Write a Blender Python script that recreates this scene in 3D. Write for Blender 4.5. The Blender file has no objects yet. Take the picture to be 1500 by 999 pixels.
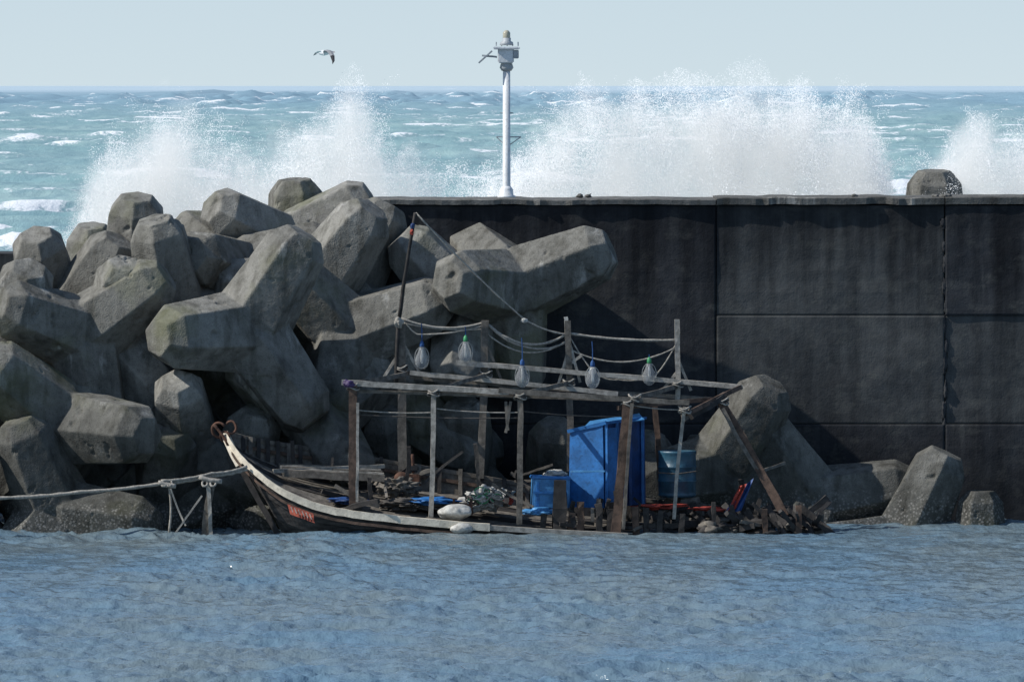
import bpy, bmesh, math, random
import numpy as np
from mathutils import Vector, Matrix
random.seed(7); rng=np.random.default_rng(11)
S=bpy.context.scene
F=12800.0; EYE=8.0
def W(px,py,y):
    """survey measurement (photo px) at a distance y -> world metres"""
    return Vector(((px-750)/F*y, y, EYE-(py-125)/F*y))
def link(o):
    S.collection.objects.link(o); return o
# ---------------- value noise
def _h(ix,iy,iz,seed):
    n=(ix.astype(np.int64)*374761393+iy.astype(np.int64)*668265263+iz.astype(np.int64)*2147483647+seed*1274126177)&0xFFFFFFFF
    n=((n^(n>>13))*1274126177)&0xFFFFFFFF
    n=((n^(n>>15))*2246822519)&0xFFFFFFFF
    return ((n^(n>>16))&0xFFFFFF)/float(0xFFFFFF)
def vnoise(x,y,z=0.0,seed=0):
    x=np.asarray(x,float); y=np.asarray(y,float); z=np.zeros_like(x)+z
    ix=np.floor(x);iy=np.floor(y);iz=np.floor(z)
    fx=x-ix;fy=y-iy;fz=z-iz
    fx=fx**3*(fx*(fx*6-15)+10);fy=fy**3*(fy*(fy*6-15)+10);fz=fz*fz*(3-2*fz)
    r=0
    for a in(0,1):
        for b in(0,1):
            for c in(0,1):
                w=(fx if a else 1-fx)*(fy if b else 1-fy)*(fz if c else 1-fz)
                r=r+w*_h(ix+a,iy+b,iz+c,seed)
    return r*2-1
def fbm(x,y,z=0.0,o=4,seed=0,g=0.5):
    r=0;a=1;f=1
    for i in range(o):
        r=r+a*vnoise(np.asarray(x)*f+i*17.3,np.asarray(y)*f+i*9.1,np.asarray(z)*f,seed+i);a*=g;f*=2.03
    return r
# ---------------- material helpers
class M:
    def __init__(s,name):
        s.m=bpy.data.materials.new(name); s.m.use_nodes=True
        s.t=s.m.node_tree; s.n=s.t.nodes; s.b=s.n['Principled BSDF']; s.out=s.n['Material Output']
    def L(s,a,b): s.t.links.new(a,b)
    def new(s,k,**kw):
        n=s.n.new(k)
        for a,v in kw.items(): setattr(n,a,v)
        return n
    def pos(s):
        if not hasattr(s,'_g'): s._g=s.new('ShaderNodeNewGeometry')
        return s._g.outputs['Position']
    def mapping(s,v,scale=(1,1,1),loc=(0,0,0)):
        n=s.new('ShaderNodeMapping'); n.inputs['Scale'].default_value=scale; n.inputs['Location'].default_value=loc
        s.L(v,n.inputs['Vector']); return n.outputs[0]
    def noise(s,v,scale,detail=4,rough=.55):
        n=s.new('ShaderNodeTexNoise'); n.inputs['Scale'].default_value=scale; n.inputs['Detail'].default_value=detail; n.inputs['Roughness'].default_value=rough
        s.L(v,n.inputs['Vector']); return n.outputs['Fac']
    def mr(s,v,a,b,c=0,d=1):
        n=s.new('ShaderNodeMapRange'); n.inputs[1].default_value=a;n.inputs[2].default_value=b;n.inputs[3].default_value=c;n.inputs[4].default_value=d
        s.L(v,n.inputs[0]); return n.outputs[0]
    def math(s,op,a,b=0.0):
        n=s.new('ShaderNodeMath',operation=op)
        for i,v in enumerate((a,b)):
            if isinstance(v,(int,float)): n.inputs[i].default_value=v
            else: s.L(v,n.inputs[i])
        return n.outputs[0]
    def mix(s,f,a,b,mode='MIX'):
        n=s.new('ShaderNodeMix',data_type='RGBA',blend_type=mode)
        for i,v in ((0,f),(6,a),(7,b)):
            if isinstance(v,(int,float)): n.inputs[i].default_value=v
            elif isinstance(v,tuple): n.inputs[i].default_value=v
            else: s.L(v,n.inputs[i])
        return n.outputs[2]
    def z(s):
        n=s.new('ShaderNodeSeparateXYZ'); s.L(s.pos(),n.inputs[0]); return n.outputs
    def bump(s,h,strength=.5,dist=.02,prev=None):
        n=s.new('ShaderNodeBump'); n.inputs['Strength'].default_value=strength; n.inputs['Distance'].default_value=dist
        s.L(h,n.inputs['Height'])
        if prev is not None: s.L(prev,n.inputs['Normal'])
        s.L(n.outputs[0],s.b.inputs['Normal']); return n.outputs[0]
    def col(s,c):
        if isinstance(c,tuple): s.b.inputs['Base Color'].default_value=c
        else: s.L(c,s.b.inputs['Base Color'])
    def rough(s,r): s.b.inputs['Roughness'].default_value=r

def concrete(name,c0,c1,wet=True,algae=True):
    m=M(name); p=m.pos()
    n1=m.noise(p,.7,6,.62); n2=m.noise(p,7,4,.62); n3=m.noise(p,45,2,.6)
    c=m.mix(m.mr(n1,.35,.66),c0,c1)
    c=m.mix(m.mr(n2,.38,.62),c,m.mix(.5,c,(.64,.64,.63,1),'MULTIPLY'))
    oi=m.new('ShaderNodeObjectInfo')
    c=m.mix(m.mr(oi.outputs['Random'],0,1,0,.65),c,(.55,.55,.53,1),'MULTIPLY')
    st=m.noise(m.mapping(p,(3.0,3.0,.35)),1.6,4)
    c=m.mix(m.mr(st,.48,.68,0,.7),c,(.38,.375,.35,1),'MULTIPLY')
    lt=m.noise(m.mapping(p,(2.0,2.0,.5),(4,7,2)),1.1,5,.65)
    c=m.mix(m.mr(lt,.60,.70,0,.65),c,(.44,.43,.40,1))
    c=m.mix(m.mr(n3,.56,.68,0,.6),c,(.35,.35,.35,1),'MULTIPLY')
    n4=m.noise(p,2.6,6,.7)
    c=m.mix(m.mr(n4,.52,.66,0,.5),c,(.46,.455,.43,1),'MULTIPLY')
    if algae:
        al=m.noise(m.mapping(p,(1,1,1),(3.1,0,1.7)),.55,4)
        c=m.mix(m.mr(al,.54,.68,0,.5),c,(.135,.14,.065,1))
    if wet:
        zz=m.z()[2]
        w=m.math('ADD',zz,m.mr(n1,0,1,-1.6,1.6))
        c=m.mix(m.mr(w,.8,3.0,.88,0),c,(.28,.29,.29,1),'MULTIPLY')
        v=m.new('ShaderNodeTexVoronoi'); v.inputs['Scale'].default_value=18; m.L(p,v.inputs['Vector'])
        bz=m.mr(m.math('ADD',zz,m.mr(n2,0,1,-.6,.6)),.2,.6,1,0)
        bb=m.math('MULTIPLY',bz,m.mr(v.outputs['Distance'],.15,.5,.6,0))
        c=m.mix(bb,c,(.30,.29,.27,1))
    m.col(c); m.rough(.9); m.b.inputs['Specular IOR Level'].default_value=.2
    h=m.math('ADD',m.math('MULTIPLY',n2,1.0),m.math('MULTIPLY',n3,.5))
    m.bump(h,.55,.05)
    return m.m
mat_tetra=concrete('weathered_concrete',(.205,.200,.183,1),(.33,.322,.292,1))
mat_cap=concrete('pale_concrete',(.13,.13,.125,1),(.23,.225,.21,1),wet=False,algae=False)

def wall_mat(name,base,light):
    m=M(name); p=m.pos()
    n1=m.noise(p,.40,6,.62); n2=m.noise(p,5,4); n3=m.noise(p,28,3)
    c=m.mix(m.mr(n1,.36,.64),base,light)
    st=m.noise(m.mapping(p,(1.6,1,.12)),1.5,5,.62)
    c=m.mix(m.mr(st,.40,.66,0,.8),c,(.40,.41,.43,1),'MULTIPLY')
    st2=m.noise(m.mapping(p,(5,1,.25),(3,0,0)),1.5,5,.6)
    c=m.mix(m.mr(st2,.62,.76,0,.22),c,(.16,.16,.15,1))
    c=m.mix(m.mr(n2,.4,.62,0,.5),c,(.65,.65,.65,1),'MULTIPLY')
    n5=m.noise(m.mapping(p,(1,1,1.6),(9,2,4)),1.7,6,.7)
    c=m.mix(m.mr(n5,.52,.68,0,.32),c,(.15,.148,.13,1))
    zz=m.z()[2]
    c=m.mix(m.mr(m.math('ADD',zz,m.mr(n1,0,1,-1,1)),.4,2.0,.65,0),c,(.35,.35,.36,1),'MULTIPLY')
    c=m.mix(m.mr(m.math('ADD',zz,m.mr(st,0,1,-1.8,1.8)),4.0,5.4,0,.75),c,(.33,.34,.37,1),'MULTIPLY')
    m.col(c); m.rough(.9); m.b.inputs['Specular IOR Level'].default_value=.15
    h=m.math('ADD',n2,m.math('MULTIPLY',n3,.5))
    m.bump(h,.35,.03)
    return m.m
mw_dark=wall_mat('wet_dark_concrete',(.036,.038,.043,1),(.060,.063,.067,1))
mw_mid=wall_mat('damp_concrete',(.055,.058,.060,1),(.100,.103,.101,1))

def simple(name,c,rough=.6,var=.35,scale=6,metal=0,streak=None):
    m=M(name)
    n=m.noise(m.mapping(m.pos(),streak) if streak else m.pos(),scale,5,.6)
    dark=tuple(v*(1-var*1.3) for v in c[:3])+(1,)
    cc=m.mix(m.mr(n,.36,.64),dark,c)
    n2=m.noise(m.pos(),scale*6,2)
    cc=m.mix(m.mr(n2,.55,.7,0,.4),cc,(.4,.37,.33,1),'MULTIPLY')
    m.col(cc); m.rough(rough); m.b.inputs['Metallic'].default_value=metal
    m.bump(n2,.4,.01)
    return m.m
wood_grey=simple('bleached_wood',(.40,.375,.33,1),.85,.4,9)
wood_mid=simple('weathered_wood',(.18,.16,.135,1),.85,.45,8)
wood_brown=simple('brown_wood',(.135,.085,.060,1),.85,.5,8)
wood_dark=simple('tarred_wood',(.042,.037,.034,1),.8,.5,7)
hull_mat=simple('hull_paint',(.085,.075,.068,1),.75,.6,4,streak=(1,1,5))
cream=simple('cream_paint',(.74,.67,.54,1),.7,.28,5)
rust=simple('rust',(.14,.065,.04,1),.85,.5,9)
blue=simple('blue_paint',(.025,.18,.50,1),.55,.35,3)
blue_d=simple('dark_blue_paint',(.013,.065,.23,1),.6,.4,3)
blue_l=simple('light_blue_plastic',(.07,.27,.56,1),.5,.3,4)
teal=simple('barrel_blue',(.03,.10,.155,1),.45,.35,4)
red=simple('red_cloth',(.40,.05,.03,1),.8,.4,6)
orange=simple('orange_mark',(.42,.09,.05,1),.8,.55,14)
white_p=simple('white_paint',(.72,.74,.75,1),.5,.12,4)
grey_p=simple('grey_metal',(.42,.45,.47,1),.5,.2,6)
ropem=simple('rope_fibre',(.40,.375,.33,1),.95,.35,25)
rope_d=simple('rope_dark',(.10,.09,.08,1),.95,.35,25)
rope_b=simple('blue_rope',(.03,.10,.28,1),.9,.3,20)
net_w=simple('white_sack',(.55,.54,.50,1),.9,.35,10)
green_p=simple('green_plastic',(.05,.30,.12,1),.5,.2,5)
black_p=simple('black_rubber',(.02,.02,.022,1),.7,.3,5)
gl=M('lamp_glass'); gl.col((.92,.95,.96,1)); gl.rough(.05); gl.b.inputs['Transmission Weight'].default_value=.86; gl.b.inputs['IOR'].default_value=1.15
glass=gl.m
# ---------------- mesh helpers
def mesh_obj(name,verts,faces,mat=None,parent=None,smooth=False):
    me=bpy.data.meshes.new(name); me.from_pydata([tuple(v) for v in verts],[],faces); me.update()
    o=bpy.data.objects.new(name,me); link(o)
    if mat: me.materials.append(mat)
    if parent: o.parent=parent
    if smooth: me.shade_smooth()
    return o
def tube_data(pts,rads,n=6,jit=0.0,flat=1.0,roll=0.0):
    pts=[Vector(p) for p in pts]; V=[];Fc=[]
    prevu=None
    for i,p in enumerate(pts):
        t=(pts[min(i+1,len(pts)-1)]-pts[max(i-1,0)]).normalized()
        if prevu is None:
            u=t.cross(Vector((0,1,0)))
            if u.length<.1: u=t.cross(Vector((1,0,0)))
        else: u=prevu-t*prevu.dot(t)
        u.normalize(); prevu=u; v=t.cross(u)
        for k in range(n):
            a=2*math.pi*(k+.5)/n+roll
            r=rads[i]*(1+random.uniform(-jit,jit))
            V.append(p+u*math.cos(a)*r+v*math.sin(a)*r*flat)
    for i in range(len(pts)-1):
        for k in range(n):
            a=i*n+k;b=i*n+(k+1)%n
            Fc.append((a,b,b+n,a+n))
    Fc.append(tuple(range(n))[::-1]); Fc.append(tuple(range((len(pts)-1)*n,len(pts)*n)))
    return V,Fc
def stick(name,a,b,w,mat,parent=None,bend=.02,n=4,seg=6,jit=.12,taper=1.0,flat=1.0):
    a=Vector(a);b=Vector(b);L=(b-a).length
    off=Vector((random.uniform(-1,1),random.uniform(-1,1),random.uniform(-1,1)))*bend*L
    pts=[];r=[]
    for i in range(seg+1):
        t=i/seg
        pts.append(a.lerp(b,t)+off*math.sin(math.pi*t)+Vector((random.uniform(-1,1),0,random.uniform(-1,1)))*w*.06)
        r.append(w*.5*(1.414 if n==4 else 1)*(1+(taper-1)*t))
    V,Fc=tube_data(pts,r,n,jit,flat)
    return mesh_obj(name,V,Fc,mat,parent,smooth=(n>5))
def rope(name,ctrl,r,mat,parent=None,sag=0.0,seg=14):
    pts=[]
    for i in range(len(ctrl)-1):
        a=Vector(ctrl[i]);b=Vector(ctrl[i+1])
        for k in range(seg+(i==len(ctrl)-2)):
            t=k/seg
            p=a.lerp(b,t); p.z-=sag*4*t*(1-t)
            pts.append(p)
    V,Fc=tube_data(pts,[r*(1+.15*math.sin(i*1.9)) for i in range(len(pts))],5,.12)
    return mesh_obj(name,V,Fc,mat,parent,True)
def empty(name,loc=(0,0,0)):
    e=bpy.data.objects.new(name,None); link(e); e.empty_display_size=.3; return e
def box(name,c,size,mat,parent=None,rot=(0,0,0),bev=.01):
    bm=bmesh.new(); bmesh.ops.create_cube(bm,size=1)
    for v in bm.verts: v.co=Vector((v.co.x*size[0],v.co.y*size[1],v.co.z*size[2]))
    if bev: bmesh.ops.bevel(bm,geom=bm.edges[:],offset=bev,segments=2,affect='EDGES')
    me=bpy.data.meshes.new(name); bm.to_mesh(me); bm.free()
    o=bpy.data.objects.new(name,me); link(o); o.location=c; o.rotation_euler=rot
    me.materials.append(mat)
    if parent: o.parent=parent
    return o
def lathe(name,prof,mat,n=24,parent=None,loc=(0,0,0)):
    V=[];Fc=[]
    for r,z in prof:
        for k in range(n):
            a=2*math.pi*k/n; V.append((r*math.cos(a),r*math.sin(a),z))
    for i in range(len(prof)-1):
        for k in range(n):
            Fc.append((i*n+k,i*n+(k+1)%n,(i+1)*n+(k+1)%n,(i+1)*n+k))
    Fc.append(tuple(range(n))[::-1]); Fc.append(tuple(range((len(prof)-1)*n,len(prof)*n)))
    o=mesh_obj(name,V,Fc,mat,parent,True); o.location=loc
    return o
def join(name,objs):
    bpy.ops.object.select_all(action='DESELECT')
    for o in objs: o.select_set(True)
    bpy.context.view_layer.objects.active=objs[0]
    bpy.ops.object.join(); objs[0].name=name
    return objs[0]
def lump(name,c,size,mat,parent=None,seed=0,amp=.25,freq=1.6,sub=4):
    bm=bmesh.new(); bmesh.ops.create_icosphere(bm,subdivisions=sub,radius=1)
    co=np.array([v.co for v in bm.verts])
    n=fbm(co[:,0]*freq+seed*3.1,co[:,1]*freq,co[:,2]*freq,4,seed)
    co=co*(1+amp*n)[:,None]*np.array(size)
    for v,p in zip(bm.verts,co): v.co=p
    me=bpy.data.meshes.new(name); bm.to_mesh(me); bm.free(); me.shade_smooth()
    o=bpy.data.objects.new(name,me); link(o); o.location=c; me.materials.append(mat)
    if parent:o.parent=parent
    return o
# =============== TETRAPODS
def tetra_mesh(seed):
    dirs=[Vector(d).normalized() for d in((1,1,1),(1,-1,-1),(-1,1,-1),(-1,-1,1))]
    bm=bmesh.new()
    for d in dirs:
        u=d.orthogonal().normalized(); v=d.cross(u)
        ro=random.uniform(0,1)
        rings=[]
        for (t,r) in((-.30,.56),(.40,.79),(1.90,.62),(2.20,.38)):
            rings.append([bm.verts.new(d*t+u*math.cos(ro+k*math.pi/3)*r+v*math.sin(ro+k*math.pi/3)*r) for k in range(6)])
        for a,b in zip(rings,rings[1:]):
            for k in range(6): bm.faces.new((a[k],a[(k+1)%6],b[(k+1)%6],b[k]))
        bm.faces.new(rings[0][::-1]); bm.faces.new(rings[-1])
    me=bpy.data.meshes.new('tetra_src'); bm.to_mesh(me); bm.free()
    o=bpy.data.objects.new('tmp',me); link(o)
    md=o.modifiers.new('r','REMESH'); md.mode='VOXEL'; md.voxel_size=.027
    sm=o.modifiers.new('s','SMOOTH'); sm.iterations=1; sm.factor=.5
    dg=bpy.context.evaluated_depsgraph_get()
    m2=bpy.data.meshes.new_from_object(o.evaluated_get(dg))
    bpy.data.objects.remove(o)
    n=len(m2.vertices); co=np.empty(n*3); m2.vertices.foreach_get('co',co); co=co.reshape(-1,3)
    no=np.empty(n*3); m2.vertex_normals.foreach_get('vector',no); no=no.reshape(-1,3)
    d=fbm(co[:,0]*1.6,co[:,1]*1.6,co[:,2]*1.6,5,seed,.6)*.006
    chip=np.clip(fbm(co[:,0]*4.1,co[:,1]*4.1,co[:,2]*4.1,3,seed+40)-.80,0,1)*.12
    co=co+no*(d-chip)[:,None]
    m2.vertices.foreach_set('co',co.ravel()); m2.update(); m2.shade_smooth()
    m2.materials.clear(); m2.materials.append(mat_tetra); m2.name='tetrapod_mesh'
    return m2
TM=[tetra_mesh(i) for i in range(4)]
def basis(a,b):
    e1=Vector(a).normalized(); b=Vector(b); e2=(b-e1*b.dot(e1)).normalized(); e3=e1.cross(e2)
    return Matrix((e1,e2,e3)).transposed()
E=basis((1,1,1),(1,-1,-1))
tcount=0
def tetra(px,py,y,d1,d2=(.3,-.3,-.9),s=.9):
    global tcount
    o=bpy.data.objects.new('concrete_tetrapod',TM[tcount%4]); tcount+=1; link(o)
    R=basis(d1,d2)@E.transposed()
    o.matrix_world=Matrix.Translation(W(px,py,y))@R.to_4x4()@Matrix.Scale(s,4)
    return o
T=[ (360,485,158.9,(.5,-.12,.82),(-.85,-.4,-.55),.95),
 (256,466,160.0,(-.18,-.3,.92),(-.4,-.5,-.8),.88),
 (198,434,161.4,(.02,-.30,.92),(-.8,-.2,-.5),.88),
 (80,468,161.4,(-.15,-.5,.8),(-.8,.1,-.6),.86),
 (135,460,163.0,(.0,-.2,.75),(-.8,.1,-.6),.78),
 (440,408,163.6,(-.05,-.1,.95),(.6,-.5,-.5),.85),
 (420,365,162.6,(.8,-.1,.5),(-.6,-.4,.3),.85),
 (460,428,160.8,(.55,-.30,.78),(-.8,-.4,.1),.90),
 (500,432,161.4,(.45,.1,.85),(.5,-.4,-.6),.86),
 (345,405,161.4,(-.35,-.8,.2),(.8,-.1,.3),.88),
 (300,480,163.4,(.1,0,.95),(-.8,-.1,-.4),.88),
 (385,465,162.8,(.1,-.2,.9),(.8,-.1,-.4),.75),
 (120,492,158.8,(.22,-.22,-.95),(-.65,-.35,.6),.88),
 (168,508,159.3,(.12,-.45,.85),(.6,-.3,-.7),.80),
 (15,514,159.4,(.2,-.55,.75),(-.2,-.3,-.9),.88),
 (105,470,160.8,(.45,-.3,.75),(-.9,-.1,-.1),.84),
 (98,625,158.0,(-.65,-.3,.55),(.9,-.2,-.42),.95),
 (85,755,157.6,(-.35,-.22,.87),(.9,-.25,-.3),.88),
 (275,660,159.2,(-.08,-.65,.7),(.8,-.1,-.5),.82),
 (455,615,159.6,(-.6,-.4,.6),(.6,-.3,-.7),.92),
 (508,492,160.4,(.9,-.22,.33),(-.2,-.5,-.8),.92),
 (590,605,161.0,(.0,-.3,.9),(-.8,-.2,-.4),.82),
 (746,424,160.8,(.9,-.15,.38),(-.78,-.5,-.10),.93),
 (690,458,161.2,(-.6,-.05,.65),(.1,-.6,-.8),.88),
 (1055,690,160.8,(.45,-.30,.78),(-.8,-.3,-.4),.90),
 (1190,740,161.0,(.95,-.12,.2),(-.4,-.2,.8),.88),
 (1320,805,160.6,(.42,-.10,.9),(-.8,-.3,-.2),.90),
 (1434,838,160.2,(.02,-.03,1),(.8,-.3,-.2),.68),
 (812,740,161.0,(.0,-.40,.88),(.8,-.2,-.4),.78),
 (680,710,161.0,(.0,-.40,.88),(-.8,-.2,-.4),.78),
 (575,720,161.0,(-.1,-.45,.85),(.8,-.2,-.4),.78),
 (640,600,161.6,(.1,-.4,.8),(.7,-.5,-.4),.72),
 (165,695,159.5,(.0,-.2,.9),(-.8,-.3,-.3),.78),
 (340,728,159.4,(.25,-.35,.8),(-.8,-.4,-.3),.82),
 (300,568,161.0,(.3,-.5,.6),(-.8,-.4,-.3),.9),
 (405,705,160.4,(.1,-.4,.8),(-.8,-.4,-.3),.87),
 (500,592,161.3,(.1,-.3,.8),(-.8,-.4,-.3),.9),
 (25,672,159.6,(.2,-.3,.8),(.8,-.4,-.3),.9),
 (215,560,161.0,(.2,-.4,.8),(.8,-.4,-.3),.9),
 (60,565,161.2,(.1,-.4,.8),(.8,-.4,-.3),.9),
 (235,748,159.3,(.1,-.5,.7),(.8,-.4,-.3),.87),
 (935,765,161.3,(.1,-.3,.8),(.8,-.3,-.3),.8),
 (470,745,161.0,(.1,-.3,.8),(.8,-.3,-.3),.82),
 (-60,640,159,(.1,-.5,.8),(.8,-.4,-.3),.9),
 (-90,480,160,(.1,-.5,.8),(.8,-.4,-.3),.9),
 (-60,780,158,(.1,-.5,.8),(.8,-.4,-.3),.9),
 (-220,700,159,(.1,-.5,.8),(.8,-.4,-.3),.9),
 (-200,560,160.5,(.4,-.5,.8),(.8,-.4,-.3),.9),
 (1368,392,167.6,(.0,-.1,1),(.8,-.3,-.3),.85),
 (390,850,158.4,(-.1,-.2,.9),(.8,-.4,-.3),.62),
 (165,865,157.6,(-.1,-.2,.9),(.8,-.4,-.3),.7)]
for t in T: tetra(*t)
# =============== WALL
wall=empty('concrete_breakwater_wall')
WY=161.6; THK=3.2
def wx(px): return (px-750)/F*WY
def wz(py): return EYE-(py-125)/F*WY
def panel(name,x0,x1,z0,z1,yf,mat):
    nx=max(2,int((x1-x0)/.2)); nz=max(2,int((z1-z0)/.2))
    gx=np.concatenate([[x0],np.linspace(x0+.03,x1-.03,nx+1),[x1]]); gz=np.concatenate([[z0],np.linspace(z0+.03,z1-.03,nz+1),[z1]])
    X,Z=np.meshgrid(gx,gz,indexing='ij'); nx+=2; nz+=2
    dn=fbm(X*.9,Z*.9,yf,3,5)*.014+fbm(X*.5,Z*5,0,3,6)*.004
    bm=bmesh.new(); g=[]
    for i in range(nx+1):
        g.append([bm.verts.new((X[i,j],yf+(.012 if (i in(0,nx) or j in(0,nz)) else 0)+dn[i,j],Z[i,j])) for j in range(nz+1)])
    for i in range(nx):
        for j in range(nz): bm.faces.new((g[i][j],g[i+1][j],g[i+1][j+1],g[i][j+1]))
    bord=[e for e in bm.edges if e.is_boundary]
    r=bmesh.ops.extrude_edge_only(bm,edges=bord)
    for v in [q for q in r['geom'] if isinstance(q,bmesh.types.BMVert)]: v.co.y=WY+.3
    me=bpy.data.meshes.new(name); bm.to_mesh(me); bm.free()
    o=bpy.data.objects.new(name,me); link(o); me.materials.append(mat); o.parent=wall
xs=[wx(532),wx(1049),wx(1384),wx(1900),wx(2500)]
z0,z1,z2,z3=-1.0,wz(621),wz(462),wz(301)
gap=.010
for i in range(4):
    a=xs[i]+gap; b=xs[i+1]-gap
    if i==0:
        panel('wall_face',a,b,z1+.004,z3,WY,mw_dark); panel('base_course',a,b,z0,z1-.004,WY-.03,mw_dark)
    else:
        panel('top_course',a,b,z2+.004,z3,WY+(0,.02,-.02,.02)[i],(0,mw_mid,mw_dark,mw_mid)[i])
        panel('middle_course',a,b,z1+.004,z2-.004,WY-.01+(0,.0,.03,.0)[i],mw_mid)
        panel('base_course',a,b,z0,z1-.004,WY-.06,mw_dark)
    n=int((b-a)/.12); V=[];Fa=[]
    for k in range(n+1):
        x=a+(b-a)*k/n; e=float(fbm(np.array([x*2.2]),np.array([i*3.]),0,4,8)[0])
        t=z3+.12+(.0,.03,.035,.03)[i]+.012*e; fy=WY-.07+.018*e+(.05 if abs(e)>.95 else 0)
        V+=[(x,fy,z3+.015+.01*e),(x,fy-.01,t-.02),(x,fy+.03,t),(x,WY+THK,t),(x,WY+THK,z3-.4)]
    for k in range(n):
        for j in range(4): q=k*5+j; Fa.append((q,q+5,q+6,q+1))
    Fa+=[(0,1,2,3,4),tuple(n*5+j for j in(4,3,2,1,0))]
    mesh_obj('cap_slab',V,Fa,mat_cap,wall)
    box('core',((a+b)/2,WY+.3+THK/2-.15,(z0+z3)/2-.02),(b-a+.01,THK-.32,z3-z0-.06),mw_dark,wall,bev=0)
for k in range(9):
    x=wx(random.choice([1384,1384,1100,1250,850])+random.uniform(-14,14)); lump('cap_rubble',(x,WY+.1+random.random()*.5,z3+.17),(random.uniform(.04,.10),.06,.035),mat_cap,wall,k,.4,2,2)
for k in range(14):
    z=.6+k*.37+random.uniform(-.1,.1); lump('joint_spall',(xs[2]+random.uniform(-.03,.03),WY+.0,z),(random.uniform(.03,.05),.02,random.uniform(.08,.2)),mw_dark,wall,k,.5,3,3)
lw=empty('low_seawall')
for i in range(5):
    x1=wx(545)-i*6.02
    box('block',(x1-3,168.6,1.75),(5.98,2.6,6.05),mw_mid,lw,bev=.05)
# =============== LIGHT POLE
bp=empty('beacon_pole'); PY=162.9
def PW(px,py): return W(px,py,PY)
b0=PW(742,290); zt=PW(742,95).z; zb=z3+.12
lathe('pole',[(.12,0),(.11,.05),(.075,.15),(.068,zt-zb)],white_p,16,bp,(b0.x,PY,zb))
lathe('base_flange',[(.17,0),(.17,.04),(.13,.05),(.12,.16),(.08,.22)],white_p,16,bp,(b0.x,PY,zb))
lathe('collar',[(.09,0),(.13,.06),(.10,.16),(.14,.22)],grey_p,16,bp,(b0.x,PY,zt-.12))
box('equipment_box',PW(741,82),(.30,.30,.28),white_p,bp,bev=.02)
box('equipment_lid',PW(742,71),(.50,.42,.05),white_p,bp,bev=.015)
box('side_box',PW(756,80)+Vector((0,-.05,0)),(.10,.2,.16),grey_p,bp)
lathe('lantern_base',[(.13,0),(.12,.06),(.08,.08),(.08,.14)],grey_p,16,bp,PW(742,67))
lant=simple('lantern_lens',(.50,.47,.36,1),.2,.2,5)
lathe('lantern',[(.06,0),(.07,.04),(.07,.12),(.04,.16),(.01,.17)],lant,16,bp,PW(742,58))
stick('bracket',PW(728,84),PW(706,82),.035,grey_p,bp,0)
box('solar_panel',PW(711,84),(.34,.30,.03),grey_p,bp,rot=(0,math.radians(-42),0),bev=.005)
stick('rung',PW(727,201),PW(763,201),.022,grey_p,bp,0); stick('rung',PW(733,166),PW(752,166),.02,grey_p,bp,0)
stick('rung_brace',PW(727,201),PW(740,213),.018,grey_p,bp,0); stick('rung_brace',PW(763,201),PW(746,213),.018,grey_p,bp,0)
for k in range(5): stick('bracket_bolt',PW(727+k*8,68),PW(727+k*8,62+(k%2)*2),.02,grey_p,bp,0,seg=1)
# =============== BOAT
boat=empty('wooden_fishing_boat')
Nc=[(332,643,157.2),(350,671,156.9),(380,700,156.6),(420,728,156.4),(480,750,156.3),(560,762,156.2),(660,772,156.2),(780,780,156.3),(920,787,156.4),(1060,789,156.6),(1180,785,157.2)]
Fc_=[(340,638,157.5),(362,644,157.9),(400,651,158.2),(450,659,158.5),(520,670,158.6),(600,684,158.6),(690,698,158.6),(790,716,158.6),(900,730,158.6),(1040,744,158.5),(1190,756,158.2)]
def interp(C,t):
    f=t*(len(C)-1); i=min(int(f),len(C)-2); u=f-i
    p=[Vector(C[max(0,min(len(C)-1,k))]) for k in(i-1,i,i+1,i+2)]
    q=.5*((2*p[1])+(-p[0]+p[2])*u+(2*p[0]-5*p[1]+4*p[2]-p[3])*u*u+(-p[0]+3*p[1]-3*p[2]+p[3])*u**3)
    return W(*q)
NS=60
near=[interp(Nc,i/NS) for i in range(NS+1)]; far=[interp(Fc_,i/NS) for i in range(NS+1)]
def keel(i):
    t=i/NS; m=(near[i]+far[i])/2
    z=max(-.9, m.z-.12-t*11)
    return Vector((m.x+min(.75,t*6.0),m.y+.1,z))
def strakes(side,name,mat,k=5):
    V=[];Fa=[]
    for i in range(NS+1):
        g=side[i]; kk=keel(i); sgn=-1 if side is near else 1
        for j in range(k):
            for e in(0,1):
                u=(j+e)/k
                p=g.lerp(kk,u); bulge=math.sin(math.pi*min(1,u))*.25*min(1,i/NS*6)
                p.y+=sgn*(bulge+(.02 if e==1 else 0.0)); V.append(p)
    row=2*k
    for i in range(NS):
        for j in range(row-1):
            a=i*row+j; Fa.append((a,a+1,a+1+row,a+row))
    return mesh_obj(name,V,Fa,mat,boat)
strakes(near,'port_planking',hull_mat); strakes(far,'starboard_planking',wood_dark)
def ribbon(name,A,B,mat,parent=boat): 
    n=len(A); V=list(A)+list(B); return mesh_obj(name,V,[(i,i+1,n+i+1,n+i) for i in range(n-1)],mat,parent)
deckN=[near[i]+Vector((0,.10,-.08)) for i in range(NS+1)]
deckF=[far[i]+Vector((0,-.12,-.12-.26*min(1,i/14))) for i in range(NS+1)]
ribbon('far_bulwark_inner',[p+Vector((0,-.05,0)) for p in far],deckF,wood_mid)
ribbon('near_bulwark_inner',[p+Vector((0,.05,0)) for p in near],deckN,wood_mid)
nb=9
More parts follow.
